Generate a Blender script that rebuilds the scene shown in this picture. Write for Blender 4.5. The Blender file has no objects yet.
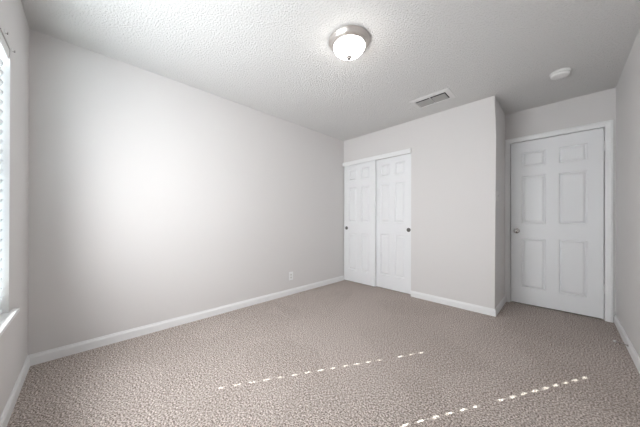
import bpy, bmesh, math
from mathutils import Vector, Matrix
S = bpy.context.scene
COL = S.collection

# ------------------------------------------------------------------ camera
def make_camera():
    yaw, pit, rol = (math.radians(a) for a in (-45.59848, 0.12084, 0.14852))
    f = Vector((math.sin(yaw)*math.cos(pit), math.cos(yaw)*math.cos(pit), math.sin(pit)))
    r = Vector((math.cos(yaw), -math.sin(yaw), 0)); u = r.cross(f)
    r2 = r*math.cos(rol) + u*math.sin(rol); u2 = -r*math.sin(rol) + u*math.cos(rol)
    cd = bpy.data.cameras.new('camera'); c = bpy.data.objects.new('camera', cd); COL.objects.link(c)
    m = Matrix((r2, u2, -f)).transposed().to_4x4(); m.translation = Vector((2.69913, 0.30411, 1.06327))
    c.matrix_world = m
    cd.sensor_fit = 'HORIZONTAL'; cd.sensor_width = 36; cd.lens = 237.741/640*36
    cd.shift_y = 5.472/640; cd.shift_x = -0.22/640
    cd.clip_start = 0.02; cd.clip_end = 200
    S.camera = c
make_camera()

# ------------------------------------------------------------------ world, sun, exposure
W = bpy.data.worlds.new('daylight_sky'); S.world = W; W.use_nodes = True
bg = W.node_tree.nodes['Background']; bg.inputs[0].default_value = (0.80, 0.90, 1.0, 1); bg.inputs[1].default_value = 6.0

def lamp(name, kind, loc, direction, energy, color, **kw):
    d = bpy.data.lights.new(name, kind); o = bpy.data.objects.new(name, d); COL.objects.link(o)
    o.location = loc; o.rotation_euler = Vector(direction).to_track_quat('-Z', 'Y').to_euler()
    d.energy = energy; d.color = color
    for k, v in kw.items(): setattr(d, k, v)
    return o
lamp('sun', 'SUN', (-3, -6, 5), (0.483, 0.875, -0.565), 30.0, (1, 0.985, 0.95), angle=math.radians(0.30))
# daylight arriving through the blinds
lamp('window_daylight', 'AREA', (1.2925, 0.004, 1.27), (0, 1, 0), 30.0, (0.97, 0.985, 1.0),
     shape='RECTANGLE', size=1.40, size_y=1.40, spread=math.radians(162))

vs = S.view_settings
vs.view_transform = 'Standard'; vs.look = 'None'; vs.gamma = 1; vs.use_curve_mapping = False
vs.exposure = 0.34

# ------------------------------------------------------------------ dimensions
H = 2.44; YC = 3.52; XR = 2.171; YD = 4.216; XE = 3.083; CT = 0.11
WX0, WX1, WZ0, WZ1 = 0.585, 2.0, 0.552, 1.99

# ------------------------------------------------------------------ materials
def mat(name, color, rough=0.5, metal=0.0, bump=None, emis=None, spec=0.5):
    m = bpy.data.materials.new(name); m.use_nodes = True; nt = m.node_tree
    b = nt.nodes['Principled BSDF']
    b.inputs['Base Color'].default_value = (*color, 1); b.inputs['Roughness'].default_value = rough
    b.inputs['Metallic'].default_value = metal; b.inputs['Specular IOR Level'].default_value = spec
    if emis:
        b.inputs['Emission Color'].default_value = (*emis[0], 1); b.inputs['Emission Strength'].default_value = emis[1]
    if bump:
        tc = nt.nodes.new('ShaderNodeTexCoord'); prev = None
        for sc, st, dist in bump:
            n = nt.nodes.new('ShaderNodeTexNoise'); n.inputs['Scale'].default_value = sc
            n.inputs['Detail'].default_value = 3
            nt.links.new(tc.outputs['Object'], n.inputs['Vector'])
            bp = nt.nodes.new('ShaderNodeBump'); bp.inputs['Strength'].default_value = st
            bp.inputs['Distance'].default_value = dist
            nt.links.new(n.outputs['Fac'], bp.inputs['Height'])
            if prev: nt.links.new(prev.outputs[0], bp.inputs['Normal'])
            prev = bp
        nt.links.new(prev.outputs[0], b.inputs['Normal'])
    return m

M_wall = mat('wall_paint', (0.745, 0.727, 0.72), 0.6, bump=[(120, 0.25, 0.002)], spec=0.3)
M_white = mat('white_semigloss', (0.89, 0.90, 0.915), 0.38)
M_trim = mat('trim_paint', (0.90, 0.905, 0.91), 0.35)
M_plastic = mat('white_plastic', (0.85, 0.85, 0.84), 0.35)
M_plate = mat('plate_plastic', (0.80, 0.79, 0.77), 0.35)
M_dark = mat('dark_void', (0.03, 0.03, 0.03), 0.8)
M_nickel = mat('brushed_nickel', (0.74, 0.70, 0.67), 0.33, 1.0)
M_satin = mat('satin_nickel', (0.60, 0.59, 0.58), 0.15, 1.0)
M_pull = mat('pull_metal', (0.13, 0.125, 0.12), 0.4, 0.2)
M_bowl = mat('frosted_glass_lit', (0.95, 0.93, 0.88), 0.25, emis=((1.0, 0.95, 0.90), 17.0))
M_finial = mat('dull_nickel', (0.22, 0.20, 0.19), 0.5, 0.2)
M_ventf = mat('vent_frame_enamel', (0.76, 0.755, 0.75), 0.5)
M_louver_shade = mat('louver_gap_shade', (0.40, 0.39, 0.38), 0.4)  # louvers coloured grey to carry the shade of the gaps they hide

def ceiling_mat():
    m = bpy.data.materials.new('textured_ceiling'); m.use_nodes = True; nt = m.node_tree
    b = nt.nodes['Principled BSDF']; b.inputs['Roughness'].default_value = 0.9
    b.inputs['Base Color'].default_value = (0.78, 0.775, 0.765, 1); b.inputs['Specular IOR Level'].default_value = 0.15
    tc = nt.nodes.new('ShaderNodeTexCoord')
    n = nt.nodes.new('ShaderNodeTexNoise'); n.inputs['Scale'].default_value = 75; n.inputs['Detail'].default_value = 4
    n.inputs['Roughness'].default_value = 0.6
    nt.links.new(tc.outputs['Object'], n.inputs['Vector'])
    cr = nt.nodes.new('ShaderNodeValToRGB'); cr.color_ramp.elements[0].position = 0.42; cr.color_ramp.elements[1].position = 0.62
    nt.links.new(n.outputs['Fac'], cr.inputs[0])
    bp = nt.nodes.new('ShaderNodeBump'); bp.inputs['Strength'].default_value = 0.85; bp.inputs['Distance'].default_value = 0.0045
    nt.links.new(cr.outputs[0], bp.inputs['Height']); nt.links.new(bp.outputs[0], b.inputs['Normal'])
    return m
def carpet_mat():
    m = bpy.data.materials.new('cut_pile_carpet'); m.use_nodes = True; nt = m.node_tree; L = nt.links.new
    b = nt.nodes['Principled BSDF']; b.inputs['Roughness'].default_value = 1.0
    b.inputs['Specular IOR Level'].default_value = 0.05
    tc = nt.nodes.new('ShaderNodeTexCoord')
    def noise(sc, det, ro=0.5):
        n = nt.nodes.new('ShaderNodeTexNoise'); n.inputs['Scale'].default_value = sc
        n.inputs['Detail'].default_value = det; n.inputs['Roughness'].default_value = ro
        L(tc.outputs['Object'], n.inputs['Vector']); return n
    def ramp(src, stops):
        r = nt.nodes.new('ShaderNodeValToRGB'); e = r.color_ramp.elements
        while len(e) < len(stops): e.new(0.5)
        for k, (p, c) in enumerate(stops): e[k].position = p; e[k].color = (*c, 1)
        L(src, r.inputs[0]); return r
    n1 = noise(110, 4, 0.8)
    r1 = ramp(n1.outputs['Fac'], [(0.40, (0.09, 0.068, 0.058)), (0.465, (0.36, 0.305, 0.275)), (0.53, (0.56, 0.485, 0.445)), (0.60, (0.93, 0.86, 0.81))])
    # brushed pile: large patches where the pile leans another way
    v = nt.nodes.new('ShaderNodeTexVoronoi'); v.feature = 'F1'; v.inputs['Scale'].default_value = 2.6
    nz = noise(3, 2)
    mx = nt.nodes.new('ShaderNodeMix'); mx.data_type = 'VECTOR'; mx.inputs[0].default_value = 0.05
    L(tc.outputs['Object'], mx.inputs[4]); L(nz.outputs['Color'], mx.inputs[5]); L(mx.outputs[1], v.inputs['Vector'])
    sp = nt.nodes.new('ShaderNodeSeparateColor'); L(v.outputs['Color'], sp.inputs[0])
    r2 = ramp(sp.outputs[0], [(0.0, (0.935, 0.93, 0.925)), (0.7, (1.0, 1.0, 1.0)), (1.0, (1.02, 1.02, 1.02))])
    mul = nt.nodes.new('ShaderNodeMix'); mul.data_type = 'RGBA'; mul.blend_type = 'MULTIPLY'; mul.inputs[0].default_value = 1
    L(r1.outputs[0], mul.inputs[6]); L(r2.outputs[0], mul.inputs[7]); L(mul.outputs[2], b.inputs['Base Color'])
    bp = nt.nodes.new('ShaderNodeBump'); bp.inputs['Strength'].default_value = 0.8; bp.inputs['Distance'].default_value = 0.004
    L(n1.outputs['Fac'], bp.inputs['Height']); L(bp.outputs[0], b.inputs['Normal'])
    return m
def slat_mat():
    m = bpy.data.materials.new('vinyl_slat'); m.use_nodes = True; nt = m.node_tree; nt.nodes.clear(); L = nt.links.new
    o = nt.nodes.new('ShaderNodeOutputMaterial'); d = nt.nodes.new('ShaderNodeBsdfDiffuse'); t = nt.nodes.new('ShaderNodeBsdfTranslucent')
    d.inputs[0].default_value = (0.88, 0.89, 0.90, 1); t.inputs[0].default_value = (0.90, 0.93, 0.96, 1)
    mx = nt.nodes.new('ShaderNodeMixShader'); mx.inputs[0].default_value = 0.05
    L(d.outputs[0], mx.inputs[1]); L(t.outputs[0], mx.inputs[2]); L(mx.outputs[0], o.inputs[0]); return m
def glass_mat():
    m = bpy.data.materials.new('window_glass'); m.use_nodes = True; nt = m.node_tree; nt.nodes.clear(); L = nt.links.new
    o = nt.nodes.new('ShaderNodeOutputMaterial'); d = nt.nodes.new('ShaderNodeBsdfTransparent'); t = nt.nodes.new('ShaderNodeBsdfGlossy')
    t.inputs['Roughness'].default_value = 0.02; d.inputs[0].default_value = (0.94, 0.97, 0.96, 1)
    mx = nt.nodes.new('ShaderNodeMixShader'); mx.inputs[0].default_value = 0.06
    L(d.outputs[0], mx.inputs[1]); L(t.outputs[0], mx.inputs[2]); L(mx.outputs[0], o.inputs[0]); return m
M_ceil, M_carpet, M_slat, M_glass = ceiling_mat(), carpet_mat(), slat_mat(), glass_mat()

# ------------------------------------------------------------------ helpers
ORI = {}
def obj(name, bm, m, parent=None, org=(0, 0, 0), smooth=None):
    bmesh.ops.remove_doubles(bm, verts=bm.verts, dist=1e-5)
    bmesh.ops.recalc_face_normals(bm, faces=bm.faces)
    org = Vector(org); bmesh.ops.translate(bm, verts=bm.verts, vec=-org)
    me = bpy.data.meshes.new(name); bm.to_mesh(me); bm.free(); me.materials.append(m)
    o = bpy.data.objects.new(name, me); COL.objects.link(o)
    if parent: o.parent = parent; o.location = org - ORI[parent.name]
    else: o.location = org
    ORI[o.name] = org
    if smooth is not None:
        me.polygons.foreach_set('use_smooth', [True]*len(me.polygons))
        me.set_sharp_from_angle(angle=math.radians(smooth))
    return o
def empty(name, loc):
    o = bpy.data.objects.new(name, None); o.empty_display_size = 0.1; COL.objects.link(o); o.location = loc
    ORI[o.name] = Vector(loc); return o
def tag(o, label, cat, group=None):
    o['label'] = label; o['category'] = cat
    if group: o['group'] = group
    return o
def structure(o, label=None):
    o['kind'] = 'structure'
    if label: o['label'] = label
    return o
def box(bm, a, b, bev=0.0):
    r = bmesh.ops.create_cube(bm, size=1)['verts']
    for v in r: v.co = Vector([(a[i]+b[i])/2 + v.co[i]*(b[i]-a[i]) for i in range(3)])
    if bev:
        es = list({e for v in r for e in v.link_edges})
        bmesh.ops.bevel(bm, geom=es, offset=bev, segments=2, affect='EDGES', profile=0.5)
def boxes(*bs, bev=0.0):
    bm = bmesh.new()
    for a, b in bs: box(bm, a, b, bev)
    return bm
def slab(us, vs_, holes, fn, t0, t1):
    """panel of grid cells with holes; fn(u, v, t) gives the point"""
    bm = bmesh.new()
    def hole(i, j):
        if i < 0 or j < 0 or i >= len(us)-1 or j >= len(vs_)-1: return True
        cu, cv = (us[i]+us[i+1])/2, (vs_[j]+vs_[j+1])/2
        return any(h[0] < cu < h[1] and h[2] < cv < h[3] for h in holes)
    def q(*pts): bm.faces.new([bm.verts.new(fn(*p)) for p in pts])
    for i in range(len(us)-1):
        for j in range(len(vs_)-1):
            if hole(i, j): continue
            a, b, c, d = us[i], us[i+1], vs_[j], vs_[j+1]
            for t in (t0, t1): q((a, c, t), (b, c, t), (b, d, t), (a, d, t))
            if hole(i-1, j): q((a, c, t0), (a, d, t0), (a, d, t1), (a, c, t1))
            if hole(i+1, j): q((b, c, t0), (b, d, t0), (b, d, t1), (b, c, t1))
            if hole(i, j-1): q((a, c, t0), (b, c, t0), (b, c, t1), (a, c, t1))
            if hole(i, j+1): q((a, d, t0), (b, d, t0), (b, d, t1), (a, d, t1))
    bmesh.ops.remove_doubles(bm, verts=bm.verts, dist=1e-6)
    return bm
def lathe(prof, c, axis='z', n=48, bm=None):
    """prof: (radius, offset along axis). axis 'z' up, '-y' towards the room from a wall, 'x'..."""
    bm = bm or bmesh.new(); c = Vector(c)
    def P(r, h, a):
        x, y = r*math.cos(a), r*math.sin(a)
        if axis == 'z': return c + Vector((x, y, h))
        if axis == '-y': return c + Vector((x, -h, y))
        if axis == '-x': return c + Vector((-h, x, y))
        if axis == 'x': return c + Vector((h, x, y))
    rings = [[bm.verts.new(P(r, h, 2*math.pi*k/n)) for k in range(n)] if r > 1e-6 else [bm.verts.new(P(0, h, 0))] for r, h in prof]
    for A, B in zip(rings, rings[1:]):
        for k in range(n):
            k2 = (k+1) % n
            if len(A) == 1 and len(B) == 1: break
            if len(A) == 1: bm.faces.new([A[0], B[k], B[k2]])
            elif len(B) == 1: bm.faces.new([A[k], A[k2], B[0]])
            else: bm.faces.new([A[k], A[k2], B[k2], B[k]])
    return bm
def rail(prof, p0, p1, nrm, s0=0, s1=0):
    """profile (depth, height) swept from p0 to p1, mitred: each depth moves the ends by s*depth"""
    bm = bmesh.new(); p0, p1, nrm = Vector(p0), Vector(p1), Vector(nrm); d = (p1-p0).normalized()
    A = [bm.verts.new(p0 - d*s0*a + nrm*a + Vector((0, 0, z))) for a, z in prof]
    B = [bm.verts.new(p1 + d*s1*a + nrm*a + Vector((0, 0, z))) for a, z in prof]
    n = len(prof)
    for i in range(n): bm.faces.new([A[i], A[(i+1) % n], B[(i+1) % n], B[i]])
    bm.faces.new(A); bm.faces.new(B[::-1]); return bm

# ------------------------------------------------------------------ room shell
T = 0.12
structure(obj('floor', boxes(((-T, -0.15, -0.06), (XE+T, YD+T, 0))), M_carpet), 'speckled beige-brown cut-pile carpet')
structure(obj('ceiling', boxes(((-T, -0.15, H), (XE+T, YD+T, H+0.08))), M_ceil), 'white knockdown-textured ceiling')
structure(obj('wall_left', boxes(((-T, 0, 0), (0, YD+T, H))), M_wall), 'long pale greige wall')
structure(obj('wall_right', boxes(((XE, 0, 0), (XE+T, YD+T, H))), M_wall), 'grey wall right of the bedroom door')
structure(obj('wall_window', slab([-T, WX0, WX1, XE+T], [0, WZ0, WZ1, H], [(WX0, WX1, WZ0, WZ1)], lambda u, v, t: (u, t, v), -0.15, 0), M_wall))
DX0, DX1, DZ = 2.2275, 3.0005, 2.045      # bedroom door slab
structure(obj('wall_back', slab([0, DX0-0.016, DX1+0.016, XE], [0, DZ+0.016, H], [(DX0-0.016, DX1+0.016, 0, DZ+0.016)], lambda u, v, t: (u, t, v), YD, YD+T), M_wall))
CX1, CZ = 1.222, 2.0
bm = slab([0, CX1, XR], [0, CZ, H], [(0, CX1, 0, CZ)], lambda u, v, t: (u, t, v), YC, YC+CT)
es = [e for e in bm.edges if all(abs(v.co.x-XR) < 1e-4 and abs(v.co.y-YC) < 1e-4 for v in e.verts)]
bmesh.ops.bevel(bm, geom=es, offset=0.012, segments=5, affect='EDGES', profile=0.5)
structure(obj('wall_closet', bm, M_wall, smooth=40))
structure(obj('wall_closet_side', boxes(((XR-CT, YC+CT, 0), (XR, YD, H))), M_wall))

structure(obj('doorway_light_block', boxes(((DX0-0.1, YD+T, -0.06), (XE+T, YD+T+0.05, 2.3))), M_wall), 'unseen slab added behind the bedroom door to block sky light')  # added blocker, not a real wall: keeps sky light out of the door gaps
# baseboards
BP = [(0, 0), (0.013, 0), (0.013, 0.058), (0.0105, 0.066), (0.0075, 0.071), (0.0065, 0.08), (0, 0.08)]
def baseboard(name, *a): structure(obj(name, rail(BP, *a), M_trim))
baseboard('baseboard_left', (0, 0, 0), (0, YC, 0), (1, 0, 0), -1, 0)
baseboard('baseboard_window', (0, 0, 0), (XE, 0, 0), (0, 1, 0), -1, -1)
baseboard('baseboard_right', (XE, 0, 0), (XE, YD, 0), (-1, 0, 0), -1, 0)
baseboard('baseboard_closet', (CX1, YC, 0), (XR, YC, 0), (0, -1, 0), 0, 1)
baseboard('baseboard_closet_side', (XR, YC, 0), (XR, YD-0.016, 0), (1, 0, 0), 1, 0)

# ------------------------------------------------------------------ panel doors
def panel_door(x0, x1, z0, z1, y, th, cols, rows):
    """moulded six-panel slab with its face towards -y"""
    bm = bmesh.new()
    us = sorted({x0, x1, *[c for p in cols for c in p]}); zs = sorted({z0, z1, *[c for p in rows for c in p]})
    V = {(i, j): bm.verts.new((u, y, z)) for i, u in enumerate(us) for j, z in enumerate(zs)}
    pan = []
    for i in range(len(us)-1):
        for j in range(len(zs)-1):
            f = bm.faces.new([V[i, j], V[i+1, j], V[i+1, j+1], V[i, j+1]])
            cu, cv = (us[i]+us[i+1])/2, (zs[j]+zs[j+1])/2
            if any(a < cu < b for a, b in cols) and any(a < cv < b for a, b in rows): pan.append(f)
    for f in bm.faces: f.normal_update()
    bd = [e for e in bm.edges if len(e.link_faces) == 1]
    r = bmesh.ops.extrude_edge_only(bm, edges=bd)['geom']
    nv = [g for g in r if isinstance(g, bmesh.types.BMVert)]
    bmesh.ops.translate(bm, verts=nv, vec=(0, th, 0))
    bmesh.ops.holes_fill(bm, edges=[g for g in r if isinstance(g, bmesh.types.BMEdge) and len(g.link_faces) == 1], sides=0)
    def step(inset, dep):
        bmesh.ops.inset_individual(bm, faces=pan, thickness=inset, use_even_offset=True)
        for f in pan:
            for v in f.verts: v.co.y += dep
    step(0.003, 0.010); step(0.006, 0.004); step(0.007, 0.0); step(0.004, -0.005); step(0.014, -0.008)
    return bm
ROWS = [(0.215, 0.835), (1.02, 1.61), (1.725, 1.91)]

# bedroom door, with casing
d = obj('door_1', panel_door(DX0, DX1, 0.016, DZ, YD+0.004, 0.035, [(2.333, 2.555), (2.667, 2.887)], ROWS), M_white, org=((DX0+DX1)/2, YD+0.02, 0.016))
structure(d, 'white six-panel bedroom door with round satin nickel knob')
kx, kz, ky = 2.285, 0.925, YD+0.004
obj('door_knob', lathe([(0, 0), (0.032, 0), (0.032, 0.004), (0.028, 0.008), (0.013, 0.010), (0.011, 0.028), (0.014, 0.034), (0.024, 0.040), (0.0275, 0.050), (0.026, 0.059), (0.019, 0.065), (0, 0.067)], (kx, ky, kz), '-y'), M_satin, d, (kx, ky, kz), 35)
for hz in (0.29, 1.80):
    bm = lathe([(0, 0), (0.0065, 0), (0.0065, 0.089), (0, 0.089)], (DX1+0.002, YD-0.007, hz), 'z', 14)
    lathe([(0, -0.006), (0.005, -0.004), (0.0045, 0), (0, 0)], (DX1+0.002, YD-0.007, hz), 'z', 14, bm)
    lathe([(0, 0.089), (0.0045, 0.089), (0.005, 0.093), (0, 0.095)], (DX1+0.002, YD-0.007, hz), 'z', 14, bm)
    box(bm, (DX1-0.003, YD-0.002, hz), (DX1+0.014, YD-0.0005, hz+0.089))
    obj('hinge', bm, M_white, d, (DX1+0.002, YD-0.007, hz), 35)
# casing: three mitred pieces in one frame mesh, and the jamb behind it
def casing():
    prof = [(0, 0), (0, 0.010), (0.006, 0.013), (0.030, 0.015), (0.040, 0.018), (0.057, 0.016), (0.057, 0)]   # (outward, depth)
    bm = bmesh.new(); a, b, z = DX0-0.007, DX1+0.007, DZ+0.007
    path = [((a, 0.0), (-1, 0)), ((a, z), (-1, 1)), ((b, z), (1, 1)), ((b, 0.0), (1, 0))]
    rings = [[bm.verts.new((p[0]+o*dr[0], YD-dp, p[1]+o*dr[1])) for o, dp in prof] for p, dr in path]
    n = len(prof)
    for A, B in zip(rings, rings[1:]):
        for i in range(n): bm.faces.new([A[i], A[(i+1) % n], B[(i+1) % n], B[i]])
    bm.faces.new(rings[0]); bm.faces.new(rings[-1]); return bm
structure(obj('trim_1', casing(), M_trim), 'white casing around the bedroom door')
bm = boxes(((DX0-0.016, YD, 0), (DX0-0.007, YD+T, DZ+0.007)), ((DX1+0.007, YD, 0), (DX1+0.016, YD+T, DZ+0.007)),
           ((DX0-0.016, YD, DZ+0.007), (DX1+0.016, YD+T, DZ+0.016)), ((DX0-0.007, YD+0.042, 0), (DX0+0.008, YD+0.075, DZ)),
           ((DX1-0.008, YD+0.042, 0), (DX1+0.007, YD+0.075, DZ)), ((DX0, YD+0.042, DZ-0.01), (DX1, YD+0.075, DZ+0.007)))
structure(obj('trim_2', bm, M_trim), 'white door jamb and stop')
structure(obj('trim_3', boxes(((DX0-0.007, YD+0.05, 0), (DX1+0.007, YD+T, 0.006))), M_dark), 'dark threshold under the bedroom door')

# closet sliding doors
def closet_door(name, x0, x1, y, px, cols, label):
    d = obj(name, panel_door(x0, x1, 0.012, 2.03 if y > YC+0.02 else 2.03, y, 0.033, cols, ROWS), M_white, org=((x0+x1)/2, y+0.016, 0.012))
    structure(d, label)
    obj('finger_pull', lathe([(0.029, 0), (0.029, 0.003), (0.025, 0.0048), (0.022, 0.0040), (0.019, 0.0014), (0, 0.0010)], (px, y, 0.918), '-y'), M_pull, d, (px, y, 0.918), 30)
closet_door('door_2', 0.011, 0.640, YC+0.006, 0.066, [(0.112, 0.282), (0.368, 0.534)], 'left closet sliding door, white six-panel')
closet_door('door_3', 0.600, 1.219, YC+0.046, 1.165, [(0.710, 0.870), (0.950, 1.110)], 'right closet sliding door, white six-panel')
structure(obj('trim_4', rail([(0, 2.052), (0.028, 2.052), (0.031, 2.048), (0.031, 1.988), (0.022, 1.988), (0.022, 2.044), (0, 2.044)], (0.0, YC, 0), (1.224, YC, 0), (0, -1, 0)), M_trim), 'white fascia over the closet door track')
# ------------------------------------------------------------------ window: sashes, glass, stool
wf = bmesh.new(); yg0, yg1 = -0.135, -0.085
for a, b in [((WX0, yg0, WZ0), (WX0+0.022, yg1, WZ1)), ((WX1-0.04, yg0, WZ0), (WX1, yg1, WZ1)), ((WX0, yg0, WZ0), (WX1, yg1, WZ0+0.035)),
             ((WX0, yg0, WZ1-0.04), (WX1, yg1, WZ1)), ((WX0+0.022, yg0, 1.315), (WX1-0.04, yg1, 1.365))]: box(wf, a, b)
win = structure(obj('window_1', wf, M_trim, org=((WX0+WX1)/2, -0.11, WZ0)), 'white single-hung window behind closed blinds')
obj('window_pane', boxes(((WX0+0.022, -0.113, WZ0+0.035), (WX1-0.04, -0.109, 1.315))), M_glass, win, (1.335, -0.111, WZ0))
obj('window_pane', boxes(((WX0+0.022, -0.113, 1.365), (WX1-0.04, -0.109, WZ1-0.04))), M_glass, win, (1.335, -0.111, 1.365))
bm = boxes(((WX0-0.075, 0, 0.531), (WX1+0.075, 0.028, 0.553)), bev=0.004)
box(bm, (WX0+0.001, -0.084, 0.536), (WX1-0.001, 0.004, 0.5525))
structure(obj('trim_5', bm, M_trim), 'white window sill')

# blinds
bl = empty('window_blinds', ((WX0+WX1)/2, -0.032, 0.563))
tag(bl, 'white horizontal slat blinds, closed, filling the bright window at left', 'blinds')
YB, PITCH, SW, TILT = -0.034, 0.0525, 0.0635, math.radians(68)
CORDS = [0.668, 1.292, 1.917]; TOPS = [1.50, 1.81, 1.81]
bm = bmesh.new(); zz = 0.612
while zz < 1.90:
    us = [WX0+0.006] + [c+s*0.0055 for c in CORDS for s in (-1, 1)] + [WX1-0.006]
    holes = [(c-0.0055, c+0.0055, -0.0105, 0.0105) for c, t in zip(CORDS, TOPS) if zz < t]
    def fn(u, v, t, zz=zz):
        crown = 0.0025*(1-(v/(SW/2))**2) + t
        return (u, YB + v*math.cos(TILT) - crown*math.sin(TILT)*-1, zz + v*math.sin(TILT) - crown*math.cos(TILT))
    b2 = slab(us, [-SW/2, -SW/4, -0.0105, 0, 0.0105, SW/4, SW/2], holes, fn, -0.0012, 0.0012)
    me = bpy.data.meshes.new('tmp'); b2.to_mesh(me); b2.free(); bm.from_mesh(me); bpy.data.meshes.remove(me)
    zz += PITCH
obj('slats', bm, M_slat, bl, (1.335, YB, 0.6))
obj('bottom_rail', boxes(((WX0+0.006, YB-0.02, 0.556), (WX1-0.006, YB+0.012, 0.576)), bev=0.004), M_plastic, bl, (1.335, YB, 0.566))
obj('valance', boxes(((WX0+0.004, YB-0.03, 1.93), (WX1-0.004, YB+0.031, 1.986)), bev=0.005), M_plastic, bl, (1.335, YB, 1.915))
bm = bmesh.new()
for c in CORDS:
    for s in (-0.009, 0.009):
        box(bm, (c+s-0.0008, YB+0.0145, 0.58), (c+s+0.0008, YB+0.016, 1.92))
obj('ladder_cords', bm, M_plastic, bl, (1.335, YB, 0.58))

# ------------------------------------------------------------------ ceiling light
lc = Vector((1.545, 1.742, H))
cl = empty('ceiling_light', lc)
tag(cl, 'round flush-mount ceiling light with brushed nickel ring and glowing glass bowl', 'light')
obj('metal_ring', lathe([(0.112, 0), (0.152, 0), (0.157, -0.005), (0.157, -0.011), (0.152, -0.015), (0.141, -0.026), (0.137, -0.034), (0.131, -0.037), (0.124, -0.045), (0.119, -0.047), (0.115, -0.044), (0.112, 0)], lc), M_nickel, cl, lc, 30)
prof = [(0.118, -0.036), (0.120, -0.044), (0.119, -0.052), (0.112, -0.066), (0.098, -0.082), (0.080, -0.096), (0.058, -0.108), (0.035, -0.117), (0.015, -0.122), (0, -0.123)]
obj('glass_bowl', lathe(prof, lc), M_bowl, cl, lc+Vector((0, 0, -0.04)), 60)
obj('finial', lathe([(0, -0.118), (0.021, -0.119), (0.022, -0.126), (0.014, -0.129), (0.016, -0.137), (0.009, -0.144), (0, -0.145)], lc, n=24), M_finial, cl, lc+Vector((0, 0, -0.115)), 40)

# ------------------------------------------------------------------ ceiling vent
vx0, vx1, vy0, vy1 = 1.435, 1.865, 2.985, 3.265; ox0, ox1, oy0, oy1 = 1.488, 1.812, 3.038, 3.212
vt = empty('ceiling_vent', (1.65, 3.125, H))
tag(vt, 'white rectangular air vent in the ceiling above the closet wall', 'vent')
bm = bmesh.new()
prof = [(0.0, 0.0), (0.004, 0.004), (0.030, 0.010), (0.050, 0.010), (0.053, 0.0)]
rings = []
for ins, dp in prof:
    x0, x1, y0, y1 = vx0+ins, vx1-ins, vy0+ins, vy1-ins
    rings.append([bm.verts.new(p) for p in ((x0, y0, H-dp), (x1, y0, H-dp), (x1, y1, H-dp), (x0, y1, H-dp))])
for A, B in zip(rings, rings[1:]):
    for i in range(4): bm.faces.new([A[i], A[(i+1) % 4], B[(i+1) % 4], B[i]])
obj('vent_frame', bm, M_ventf, vt, (1.65, 3.125, H))
bm = bmesh.new(); n = 9
for k in range(n):
    y = oy0 + 0.030 + (oy1-oy0-0.036)*(k+0.5)/n
    for a, b in ((ox0+0.004, 1.641), (1.659, ox1-0.012)):
        vsx = [bm.verts.new(p) for p in ((a, y+0.006, H-0.0085), (b, y+0.006, H-0.0085), (b, y-0.004, H-0.0035), (a, y-0.004, H-0.0035),
                                         (a, y+0.007, H-0.0078), (b, y+0.007, H-0.0078), (b, y-0.003, H-0.0028), (a, y-0.003, H-0.0028))]
        for f in ((0, 1, 2, 3), (7, 6, 5, 4), (0, 4, 5, 1), (1, 5, 6, 2), (2, 6, 7, 3), (3, 7, 4, 0)): bm.faces.new([vsx[i] for i in f])
obj('louvers', bm, M_louver_shade, vt, (1.65, 3.125, H))
obj('divider', boxes(((1.647, oy0, H-0.011), (1.653, oy1, H-0.001))), M_ventf, vt, (1.65, 3.125, H))
obj('duct_shade_plate', boxes(((ox0-0.002, oy0-0.002, H-0.0006), (ox1+0.002, oy1+0.002, H-0.0001))), M_dark, vt, (1.65, 3.125, H))  # dark plate on the solid ceiling, painted as the shade inside the duct

# ------------------------------------------------------------------ smoke detector
sc = Vector((2.68, 3.447, H))
sd = empty('smoke_detector', sc); tag(sd, 'round white smoke detector on the ceiling before the bedroom door', 'smoke detector')
obj('mounting_base', lathe([(0, 0), (0.073, 0), (0.073, -0.008), (0.068, -0.010), (0, -0.010)], sc), M_plastic, sd, sc, 30)
obj('cover', lathe([(0.066, -0.010), (0.064, -0.014), (0.065, -0.017), (0.065, -0.028), (0.060, -0.036), (0.045, -0.040), (0.020, -0.041), (0.018, -0.039), (0, -0.039)], sc), M_plastic, sd, sc+Vector((0, 0, -0.01)), 30)

# ------------------------------------------------------------------ outlet, switch, door stop
oc = Vector((0, 2.366, 0.262))
ou = empty('wall_outlet', oc); tag(ou, 'white duplex power outlet low on the long left wall', 'outlet')
obj('cover_plate', boxes(((0, oc.y-0.036, oc.z-0.058), (0.006, oc.y+0.036, oc.z+0.058)), bev=0.0025), M_trim, ou, oc)
for s in (-1, 1):
    rc = obj('receptacle', boxes(((0.005, oc.y-0.017, oc.z+s*0.02-0.0145), (0.0075, oc.y+0.017, oc.z+s*0.02+0.0145)), bev=0.001), M_plate, ou, oc+Vector((0.005, 0, s*0.02)))
    bm = boxes(((0.007, oc.y-0.008, oc.z+s*0.02-0.003), (0.0078, oc.y-0.006, oc.z+s*0.02+0.006)), ((0.007, oc.y+0.006, oc.z+s*0.02-0.003), (0.0078, oc.y+0.008, oc.z+s*0.02+0.005)),
               ((0.007, oc.y-0.002, oc.z+s*0.02-0.010), (0.0078, oc.y+0.002, oc.z+s*0.02-0.006)))
    obj('slots', bm, M_dark, rc, oc+Vector((0.007, 0, s*0.02)))
wc = Vector((XR, 3.66, 1.335))
sw = empty('light_switch', wc); tag(sw, 'white light switch on the short wall beside the bedroom door', 'switch')
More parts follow.
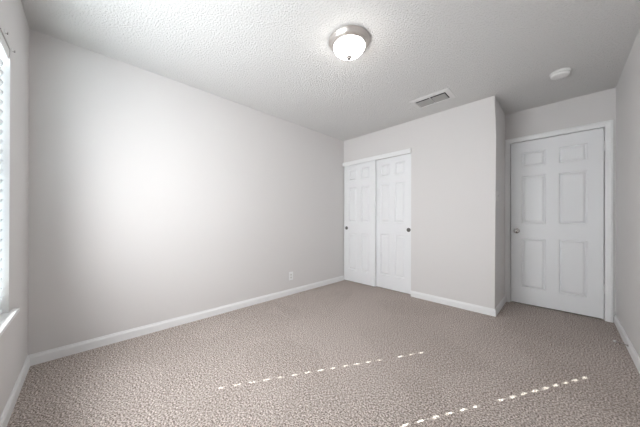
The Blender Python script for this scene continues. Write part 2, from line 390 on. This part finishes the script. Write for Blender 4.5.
obj('cover_plate', boxes(((XR, wc.y-0.036, wc.z-0.058), (XR+0.006, wc.y+0.036, wc.z+0.058)), bev=0.0025), M_plate, sw, wc)
obj('toggle', boxes(((XR+0.005, wc.y-0.005, wc.z-0.004), (XR+0.017, wc.y+0.005, wc.z+0.010)), bev=0.0015), M_plate, sw, wc+Vector((0.005, 0, 0)))

st = Vector((XE-0.013, 3.43, 0.05))
ds = empty('door_stop', st); tag(ds, 'thin spring door stop with white tip on the right baseboard', 'door stop')
dirv = (Vector((3.004, 3.49, 0.043)) - st).normalized()
def along(prof, n=16):
    bm = bmesh.new(); q = Vector((0, 0, 1)).rotation_difference(dirv)
    rings = [[bm.verts.new(st + q @ Vector((r*math.cos(2*math.pi*k/n), r*math.sin(2*math.pi*k/n), h))) for k in range(n)] for r, h in prof]
    for A, B in zip(rings, rings[1:]):
        for k in range(n): bm.faces.new([A[k], A[(k+1) % n], B[(k+1) % n], B[k]])
    bm.faces.new(rings[0]); bm.faces.new(rings[-1]); return bm
LN = (Vector((3.004, 3.49, 0.043)) - st).length
pr = [(0.0085, 0), (0.008, 0.004)]
k = 0.005
while k < LN-0.008: pr += [(0.0042, k), (0.0030, k+0.0015)]; k += 0.003
obj('spring', along(pr), M_satin, ds, st)
obj('tip', along([(0.004, LN-0.010), (0.0085, LN-0.009), (0.0085, LN+0.002), (0.006, LN+0.005)]), M_plastic, ds, st+dirv*(LN-0.01))

# two small curtain brackets left on the window wall
for i, (x, z, lab) in enumerate([(0.715, 2.012, 'small white hook bracket on the window wall above the blinds, farther from the corner'),
                                 (0.548, 2.003, 'small white hook bracket on the window wall at the upper corner of the blinds')]):
    b = empty('hook_bracket', (x, 0, z)); tag(b, lab, 'bracket', 'hook brackets above the window')
    obj('base_plate', boxes(((x-0.007, 0, z-0.012), (x+0.007, 0.002, z+0.012)), bev=0.0008), M_plastic, b, (x, 0, z))
    obj('hook', boxes(((x-0.002, 0.0015, z-0.008), (x+0.002, 0.011, z-0.004)), ((x-0.002, 0.009, z-0.008), (x+0.002, 0.012, z+0.004))), M_satin, b, (x, 0.002, z-0.006))
